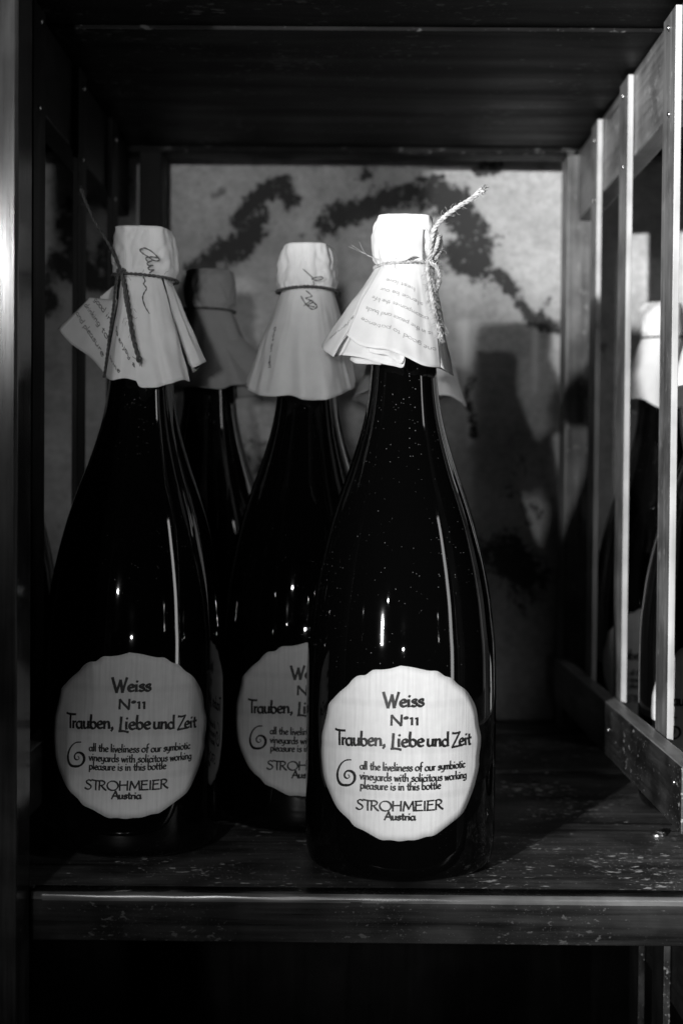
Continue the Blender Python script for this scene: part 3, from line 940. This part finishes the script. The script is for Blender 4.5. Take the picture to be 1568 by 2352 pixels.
# a flat turned-out piece of paper between four corners
class Flap(Panel):
    def __init__(self, quad): self.q = [Vector(p) for p in quad]; self.rt = 0.02
    def P(self, u, v):
        a, b, c_, d = self.q
        p = a.lerp(b, u).lerp(d.lerp(c_, u), v)
        cur = math.sin(math.pi * u) * math.sin(math.pi * v * 0.8)
        return p + Vector((0, -0.0022, 0)) * cur + Vector((0, 0.0005, 0)) * noise.noise(Vector((p.x * 160, 1.7, p.z * 160))) + Vector((0, 0, -0.0012)) * math.sin(2 * math.pi * u) * v
    def nrm(self, u, v):
        e = 0.01
        n = (self.P(u + e, v) - self.P(u - e, v)).cross(self.P(u, v + e) - self.P(u, v - e)); n.normalize()
        return n if n.y < 0 else -n

BAY = "bottles in the middle bay"
# ---- front bottle -------------------------------------------------
fx, fy = 0.0241, 0.6485
front = bottle(fx, fy, "dusty dark bottle nearest the shelf edge with brightly lit paper cover and label", BAY, facing(fx, fy) * 0.9, dusty=True)
c = cv(fx, fy, 0.3827, 1, (1150, 750))
ZTIE = c(865, 546, -13)[2]
pans = [
    Panel((-128, -52), [c(95, 1330, 14), c(62, 1348, 2), c(118, 1404, -8), c(190, 1452, -15)], ZTIE, bulge=-0.0006),
    Panel((-52, -40), [c(190, 1452, -15), c(215, 1446, -9), c(240, 1440, -12), c(300, 1425, -11)], ZTIE, off=-0.0005),
    Panel((-52, 44), [c(315, 1250, -24), c(430, 1335, -27.5), c(560, 1370, -29), c(700, 1386, -30), c(870, 1452, -29), c(1050, 1538, -26.5), c(1215, 1556, -20)], ZTIE, off=0.0006, bulge=0.0008),
    Panel((44, 104), [c(1215, 1556, -20), c(1250, 1580, -18), c(1272, 1602, -12), c(1330, 1637, -3)], ZTIE, off=0.0003, bulge=0.0),
    Panel((-44, 8), [c(272, 1438, -20), c(400, 1452, -24), c(520, 1482, -25.5), c(640, 1518, -26), c(760, 1542, -26), c(850, 1554, -25.5), c(872, 1450, -26)], ZTIE, off=0.0, bulge=-0.0003),
    Panel((-40, 2), [c(520, 1405, -26.5), c(600, 1425, -27.8), c(680, 1435, -28.2), c(750, 1470, -27.5), c(830, 1520, -26.6), c(865, 1452, -27)], ZTIE, off=0.0003, bulge=0.0),
    Panel((-48, -8), [c(336, 1478, -16), c(390, 1512, -19), c(470, 1522, -20.5), c(560, 1524, -21), c(642, 1532, -21)], ZTIE, off=-0.0004, bulge=-0.0003),
    Panel((100, 150), [c(1330, 1637, -3), c(1270, 1600, 8), c(1180, 1560, 14), c(1120, 1590, 22)], ZTIE),
    Panel((150, 240), [c(1120, 1590, 22), c(850, 1560, 27), c(600, 1540, 24), c(330, 1440, 19), c(95, 1330, 14)], ZTIE),
]
ring = lambda rs: list(zip((-180, -140, -100, -75, -50, -36, 0, 30, 42, 60, 90, 120, 150), rs))
crown_front = crown([
    (ZTIE, ring((.0125, .0125, .0128, .0130, .0134, .0134, .0131, .0131, .0135, .0138, .0142, .0135, .0128))),
    (ZTIE + 0.0033, ring((.0145, .0145, .0148, .0148, .0147, .0145, .0136, .0140, .0150, .0155, .0158, .0150, .0146))),
    (ZTIE + 0.0115, ring((.0155, .0155, .0158, .0160, .0162, .0158, .0138, .0150, .0162, .0163, .0166, .0160, .0156))),
    (ZTIE + 0.0172, ring((.0150, .0150, .0150, .0152, .0160, .0158, .0138, .0146, .0154, .0152, .0150, .0150, .0150))),
    (ZTIE + 0.0212, ring((.0130, .0130, .0128, .0132, .0160, .0152, .0132, .0140, .0150, .0136, .0124, .0126, .0130))),
], ZTIE, seed=3)
def fold_piece(q): return Flap([Vector(p) for p in q])
cover = finish_cover([p.mesh() for p in pans] + [crown_front, fold_piece([c(878, 250, -15.6), c(1045, 225, -14.4), c(1042, 528, -13.4), c(786, 505, -15.2)]).mesh(14, 14)], front)
main = pans[2]
rows = [("one good to patience", 0.93, 0.82, 0.10, 0.70, 0.050), ("is in the peace and buds", 0.90, 0.67, 0.12, 0.56, 0.048),
        ("accompanies the life", 0.87, 0.53, 0.14, 0.42, 0.046), ("silence be our", 0.82, 0.40, 0.20, 0.31, 0.044), ("best love", 0.70, 0.27, 0.26, 0.20, 0.040)]
writing(main, rows, M_FAINT, 0.00026, cover)
writing(pans[0], [("silence", 0.93, 0.56, 0.62, 0.86, 0.05)], M_FAINT, 0.0003, cover)
writing(pans[3], [("vines and", 0.35, 0.92, 0.45, 0.45, 0.16)], M_FAINT, 0.0003, cover)
tie = rope(ring_path(lambda f: 0.0142 + 0.0004 * math.cos(f * 2), lambda f: ZTIE - 0.0002 + 0.0006 * math.sin(f)), 0.00072, hairs=36, seed=1)
kn = Vector((0.0098, -0.0116, ZTIE + 0.0002))
def knot(center, s, seed):
    pts = []
    for i in range(19):
        t = 2 * math.pi * i / 18
        pts.append(Vector(center) + Vector((math.sin(t) + 2 * math.sin(2 * t), 0.7 * math.sin(3 * t), math.cos(t) - 2 * math.cos(2 * t))) * s)
    return rope(pts, 0.0006, hairs=10, seed=seed)
tail_pts = [kn, kn + Vector((0.0012, -0.0012, 0.006))] + [Vector((at(px, py, fy + d).x - fx, d, at(px, py, fy + d).z)) for px, py, d in ((996, 532, -0.0125), (1020, 503, -0.013), (1050, 480, -0.014), (1080, 462, -0.014), (1108, 440, -0.013))]
tail = rope(tail_pts, 0.00115, pitch=0.007, plies=3, fray=40, seed=2, hairs=80)
def fpt(px, py, d): q = at(px, py, fy + d); return Vector((q.x - fx, d, q.z))
down = rope([kn, fpt(983, 630, -0.0150), fpt(990, 680, -0.0175), fpt(1000, 730, -0.0205), fpt(1012, 780, -0.0225)], 0.00105, pitch=0.006, plies=3, fray=40, seed=4, hairs=160)
loop = rope([kn, fpt(1000, 575, -0.0115), fpt(1009, 545, -0.0095), fpt(1011, 575, -0.0075), fpt(1000, 598, -0.0105)], 0.0011, plies=3, seed=5, hairs=30)
loop2 = rope([kn, fpt(1003, 618, -0.0125), fpt(1008, 650, -0.0125), fpt(998, 672, -0.0150), fpt(988, 640, -0.0150)], 0.0011, plies=3, seed=6, hairs=50)
wisp = [tube(smooth_path([fpt(868, 600, -0.008), fpt(840, 588, -0.006), fpt(a, b, -0.004)], 6), 0.00009, 3) for a, b in ((806, 566), (815, 572), (800, 570), (825, 560))]
V, F = merge([tie, tail, down, loop, loop2, knot(kn, 0.0006, 8)] + wisp)
link("twine", mesh_from(V, F, "twine"), front, (0, 0, 0), [M_TWINE])

# ---- left bottle --------------------------------------------------
lx, ly = -0.1043, 0.681
left = bottle(lx, ly, "dark bottle at far left with twine tail rising from its signed paper cover", BAY, facing(lx, ly) + R(-3.0))
LEAN = R(1.1); left.rotation_euler = (0, LEAN, 0); left.location.z += 0.0008
lxt = lx + 0.262 * math.sin(LEAN)
c = cv(lxt, ly, 0.3827, 1, (200, 800))
ztl = c(844, 548, -14)[2]
pl = [
    Panel((-120, -52), [c(440, 770, 4), c(455, 1100, 6), c(470, 1300, 2), c(480, 1475, -8)], ztl, v0=0.0),
    Panel((-44, -12), [c(510, 1540, -20), c(570, 1566, -24), c(690, 1545, -27), c(822, 1576, -28)], ztl, off=0.0002, bulge=-0.0004),
    Panel((-28, 44), [c(800, 1570, -28.5), c(835, 1626, -29.2), c(930, 1630, -29.5), c(1000, 1626, -29), c(1060, 1605, -26.5), c(1130, 1586, -27), c(1240, 1550, -22), c(1306, 1566, -16)], ztl, off=0.0008, bulge=0.0006),
    Panel((52, 84), [c(1300, 1420, -8), c(1330, 1432, -10), c(1400, 1400, -8), c(1456, 1370, -3)], ztl, off=0.0),
    Panel((84, 170), [c(1456, 1370, -3), c(1330, 1480, 12), c(1150, 1500, 22), c(900, 1500, 27)], ztl),
    Panel((170, 240), [c(900, 1500, 27), c(700, 1480, 25), c(480, 1300, 16), c(440, 770, 4)], ztl),
]
flap = Flap([c(338, 780, -7), c(600, 796, -14.5), c(488, 1500, -18), c(40, 1082, -6)])
crown_left = crown([
    (ztl, ring((.0125, .0125, .0142, .0150, .0140, .0138, .0134, .0134, .0140, .0150, .0156, .0150, .0135))),
    (ztl + 0.004, ring((.0145, .0145, .0152, .0156, .0152, .0146, .0136, .0142, .0156, .0166, .0172, .0164, .0150))),
    (ztl + 0.0130, ring((.0150, .0150, .0152, .0156, .0162, .0150, .0138, .0152, .0165, .0162, .0166, .0160, .0150))),
    (ztl + 0.0190, ring((.0145, .0142, .0144, .0150, .0165, .0152, .0136, .0152, .0158, .0150, .0150, .0146, .0145))),
    (ztl + 0.0226, ring((.0135, .0130, .0130, .0138, .0165, .0152, .0132, .0148, .0152, .0136, .0128, .0128, .0132))),
], ztl, seed=11)
cov = finish_cover([p.mesh() for p in pl] + [flap.mesh(20, 20), crown_left], left)
writing(flap, [("good in", 0.22, 0.05, 0.92, 0.34, 0.10), ("drinking to", 0.06, 0.22, 0.93, 0.58, 0.10), ("and pleasure", 0.04, 0.47, 0.92, 0.84, 0.10)], M_PENCIL, 0.00034, cov)
writing(pl[1], [("to enjoy so", 0.18, 0.52, 0.97, 0.93, 0.055), ("wine", 0.10, 0.80, 0.50, 0.95, 0.05), ("buds and life", 0.35, 0.16, 0.92, 0.62, 0.05)], M_PENCIL, 0.00034, cov)
mp = pl[2]
scrawl(mp, [[(0.47, 0.02), (0.50, 0.06), (0.45, 0.09), (0.50, 0.13), (0.42, 0.17), (0.36, 0.22), (0.38, 0.30), (0.44, 0.36)]], M_PENCIL, 0.0006, cov)
# signature over the crown: laid on a small curved sheet a hair above it
class CrownSheet(Panel):
    def __init__(self, f): self.f = f; self.rt = 0.02
    def P(self, u, v): return Vector(self.f(u, v))
    def nrm(self, u, v): return Vector((0, -1, 0))
sig = CrownSheet(lambda u, v: c(780 + 240 * u, 290 + 270 * v, -14.6 - 0.5 * math.sin(math.pi * u)))
scrawl(sig, [[(0.10, 0.10), (0.30, 0.02), (0.62, 0.16), (0.90, 0.42), (0.70, 0.46), (0.40, 0.30), (0.16, 0.16), (0.12, 0.05)],
             [(0.86, 0.36), (0.60, 0.33), (0.36, 0.38), (0.46, 0.50), (0.62, 0.46), (0.42, 0.56), (0.50, 0.64), (0.66, 0.62), (0.46, 0.72), (0.56, 0.80), (0.70, 0.78), (0.52, 0.90)]], M_PENCIL, 0.00055, cov)
def lpt(px, py, d): q = at(px, py, ly + d); return Vector((q.x - lxt, d, q.z - 0.0009))
tie = rope(ring_path(lambda f: 0.0150 + 0.0012 * max(0, math.sin(f)), lambda f: ztl - 0.0001 - 0.0010 * math.sin(f)), 0.00075, hairs=14, seed=21)
knl = lpt(277, 628, -0.0142)
tails = [rope([knl, lpt(258, 585, -0.0155), lpt(235, 545, -0.016), lpt(212, 510, -0.014), lpt(190, 462, -0.010), lpt(183, 441, -0.008)], 0.00075, pitch=0.006, fray=6, seed=22, hairs=16),
         rope([knl, lpt(287, 665, -0.0185), lpt(297, 720, -0.0235), lpt(308, 780, -0.0275), lpt(324, 832, -0.030)], 0.00105, pitch=0.007, fray=8, seed=23, hairs=14),
         rope([knl, lpt(268, 640, -0.0165), lpt(262, 700, -0.0190), lpt(252, 790, -0.0215), lpt(243, 872, -0.0220)], 0.00062, fray=0, seed=24)]
V, F = merge([tie, knot(knl, 0.0006, 25)] + tails)
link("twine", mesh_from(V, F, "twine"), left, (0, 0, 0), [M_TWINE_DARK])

# ---- middle bottle ------------------------------------------------
mx, my = -0.0224, 0.7335
mid = bottle(mx, my, "dark bottle between the far left and the front one with smooth bell-shaped paper cover", BAY, facing(mx, my) + R(1.0))
c = cv(mx, my, 0.3189, 1, (850, 850))
ztm = c(865, 630, -14)[2]
pm = [
    Panel((-105, 100), [c(170, 1760, 5), c(158, 1790, -2), c(300, 1868, -17), c(450, 1886, -25), c(560, 1880, -27.5), c(680, 1874, -26.5), c(800, 1918, -23.5), c(900, 1930, -25.5), c(1010, 1926, -29), c(1100, 1918, -29.5), c(1250, 1862, -22), c(1340, 1815, -14), c(1402, 1780, -4), c(1408, 1720, 6)], ztm, off=0.0004, bulge=0.0004),
    Panel((100, 255), [c(1408, 1720, 6), c(1200, 1700, 20), c(865, 1700, 27), c(500, 1720, 21), c(170, 1760, 5)], ztm),
]
crown_mid = crown([
    (ztm, ring((.0125, .0130, .0152, .0152, .0140, .0136, .0134, .0136, .0142, .0146, .0144, .0140, .0130))),
    (ztm + 0.004, ring((.0145, .0150, .0164, .0160, .0146, .0140, .0135, .0142, .0152, .0156, .0156, .0150, .0145))),
    (ztm + 0.0130, ring((.0150, .0150, .0162, .0156, .0140, .0140, .0137, .0148, .0150, .0150, .0156, .0150, .0150))),
    (ztm + 0.0190, ring((.0145, .0142, .0148, .0146, .0142, .0142, .0137, .0146, .0144, .0140, .0146, .0140, .0145))),
    (ztm + 0.0224, ring((.0130, .0125, .0128, .0128, .0142, .0145, .0134, .0142, .0138, .0124, .0124, .0125, .0130))),
], ztm, seed=17)
cov = finish_cover([pm[0].mesh(80, 30), pm[1].mesh(), crown_mid], mid)
writing(pm[0], [("that I am well"[0:4] + " " + "on well", 0.235, 0.36, 0.262, 0.74, 0.022)], M_PENCIL, 0.0004, cov)
scrawl(pm[0], [[(0.50, 0.03), (0.56, 0.08), (0.50, 0.10), (0.57, 0.13), (0.52, 0.16), (0.58, 0.18)], [(0.45, 0.08), (0.50, 0.15), (0.56, 0.20), (0.60, 0.17), (0.55, 0.12)], [(0.48, 0.17), (0.55, 0.12)]], M_PENCIL, 0.0006, cov)
sig = CrownSheet(lambda u, v: c(800 + 240 * u, 410 + 200 * v, -14.8))
scrawl(sig, [[(0.04, 0.05), (0.50, 0.55)], [(0.45, 0.66), (0.62, 0.55), (0.92, 0.50), (0.98, 0.62), (0.70, 0.72), (0.48, 0.62)], [(0.55, 0.75), (0.58, 0.98)]], M_PENCIL, 0.0005, cov)
tie = rope(ring_path(lambda f: 0.0150 + 0.0010 * abs(math.sin(f)), lambda f: ztm + 0.0002 - 0.0010 * math.sin(f) ** 2), 0.0008, hairs=22, seed=31)
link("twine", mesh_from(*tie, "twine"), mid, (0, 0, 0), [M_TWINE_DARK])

# ---- bottles standing further back and next door ------------------
def generic_cover(b, seed, zt, lower, rmax, twist=0, ztop=0.0224, mat=None):
    rnd = random.Random(seed)
    pts = []
    n = 18
    for i in range(n + 1):
        f = R(-180 + 360 * i / n)
        r = rmax * (0.93 + 0.10 * math.sin(3 * f + seed) + 0.06 * math.sin(7 * f + 2 * seed))
        z = lower + 0.003 * math.sin(2 * f + seed * 1.7) + 0.002 * math.sin(5 * f + seed)
        pts.append((r * math.sin(f), -r * math.cos(f), z))
    pts[-1] = pts[0]
    pan = Panel((-180, 180), pts, zt, off=0.0004)
    cr = crown([(zt + a, ring([q * s * (0.96 + 0.08 * rnd.random()) for q in (.0142,) * 13])) for a, s in ((0, .92), (0.004, 1.04), (0.013, 1.08), (0.019, 1.04), (ztop, .93))], zt, seed=seed)
    o = finish_cover([pan.mesh(90, 24), cr], b)
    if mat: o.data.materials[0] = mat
    t = rope(ring_path(lambda f: 0.0146, lambda f: zt + 0.0006 * math.sin(f + seed)), 0.0007, hairs=8, seed=seed)
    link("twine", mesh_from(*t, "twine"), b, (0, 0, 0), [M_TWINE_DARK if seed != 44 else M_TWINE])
    return pan, o
bx, by = -0.0815, 0.822
bl = bottle(bx, by, "shadowed dark bottle standing right behind the far left bottle", BAY, facing(bx, by) + R(4), lettering=True)
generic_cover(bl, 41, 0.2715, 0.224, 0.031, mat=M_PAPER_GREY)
fl = Flap([(0.004, -0.014, 0.258), (0.016, -0.008, 0.258), (0.049, -0.004, 0.232), (0.028, -0.022, 0.226)])
V, F = fl.mesh(14, 14); o = [q for q in bl.children if q.name.startswith("paper_cover")][0]
bm = bmesh.new(); bm.from_mesh(o.data); vv = [bm.verts.new(q) for q in V]; [bm.faces.new([vv[i] for i in f]) for f in F]; bm.to_mesh(o.data); bm.free()
bx, by = 0.0335, 0.826
bf = bottle(bx, by, "dark bottle half hidden directly behind the brightly lit front bottle", BAY, facing(bx, by))
generic_cover(bf, 42, 0.2715, 0.222, 0.034)

bx, by = -0.207, 0.800
lb = bottle(bx, by, "dark bottle in the left bay, glimpsed as a shoulder between front post and slats", "bottle in the bay beyond the left divider", facing(bx, by) - R(40))
generic_cover(lb, 46, 0.2715, 0.226, 0.027)
NB = "bottles in the bay beyond the right divider"
bx, by = 0.2075, 0.955
nf = bottle(bx, by, "bottle seen through the right divider with blown-out white cover, close to the wall", NB, facing(bx, by))
generic_cover(nf, 43, 0.2715, 0.226, 0.029)
bx, by = 0.1995, 0.762
nn = bottle(bx, by, "bottle cut off by the right picture edge behind the nearest right slat", NB, facing(bx, by))
generic_cover(nn, 44, 0.2715, 0.226, 0.027)
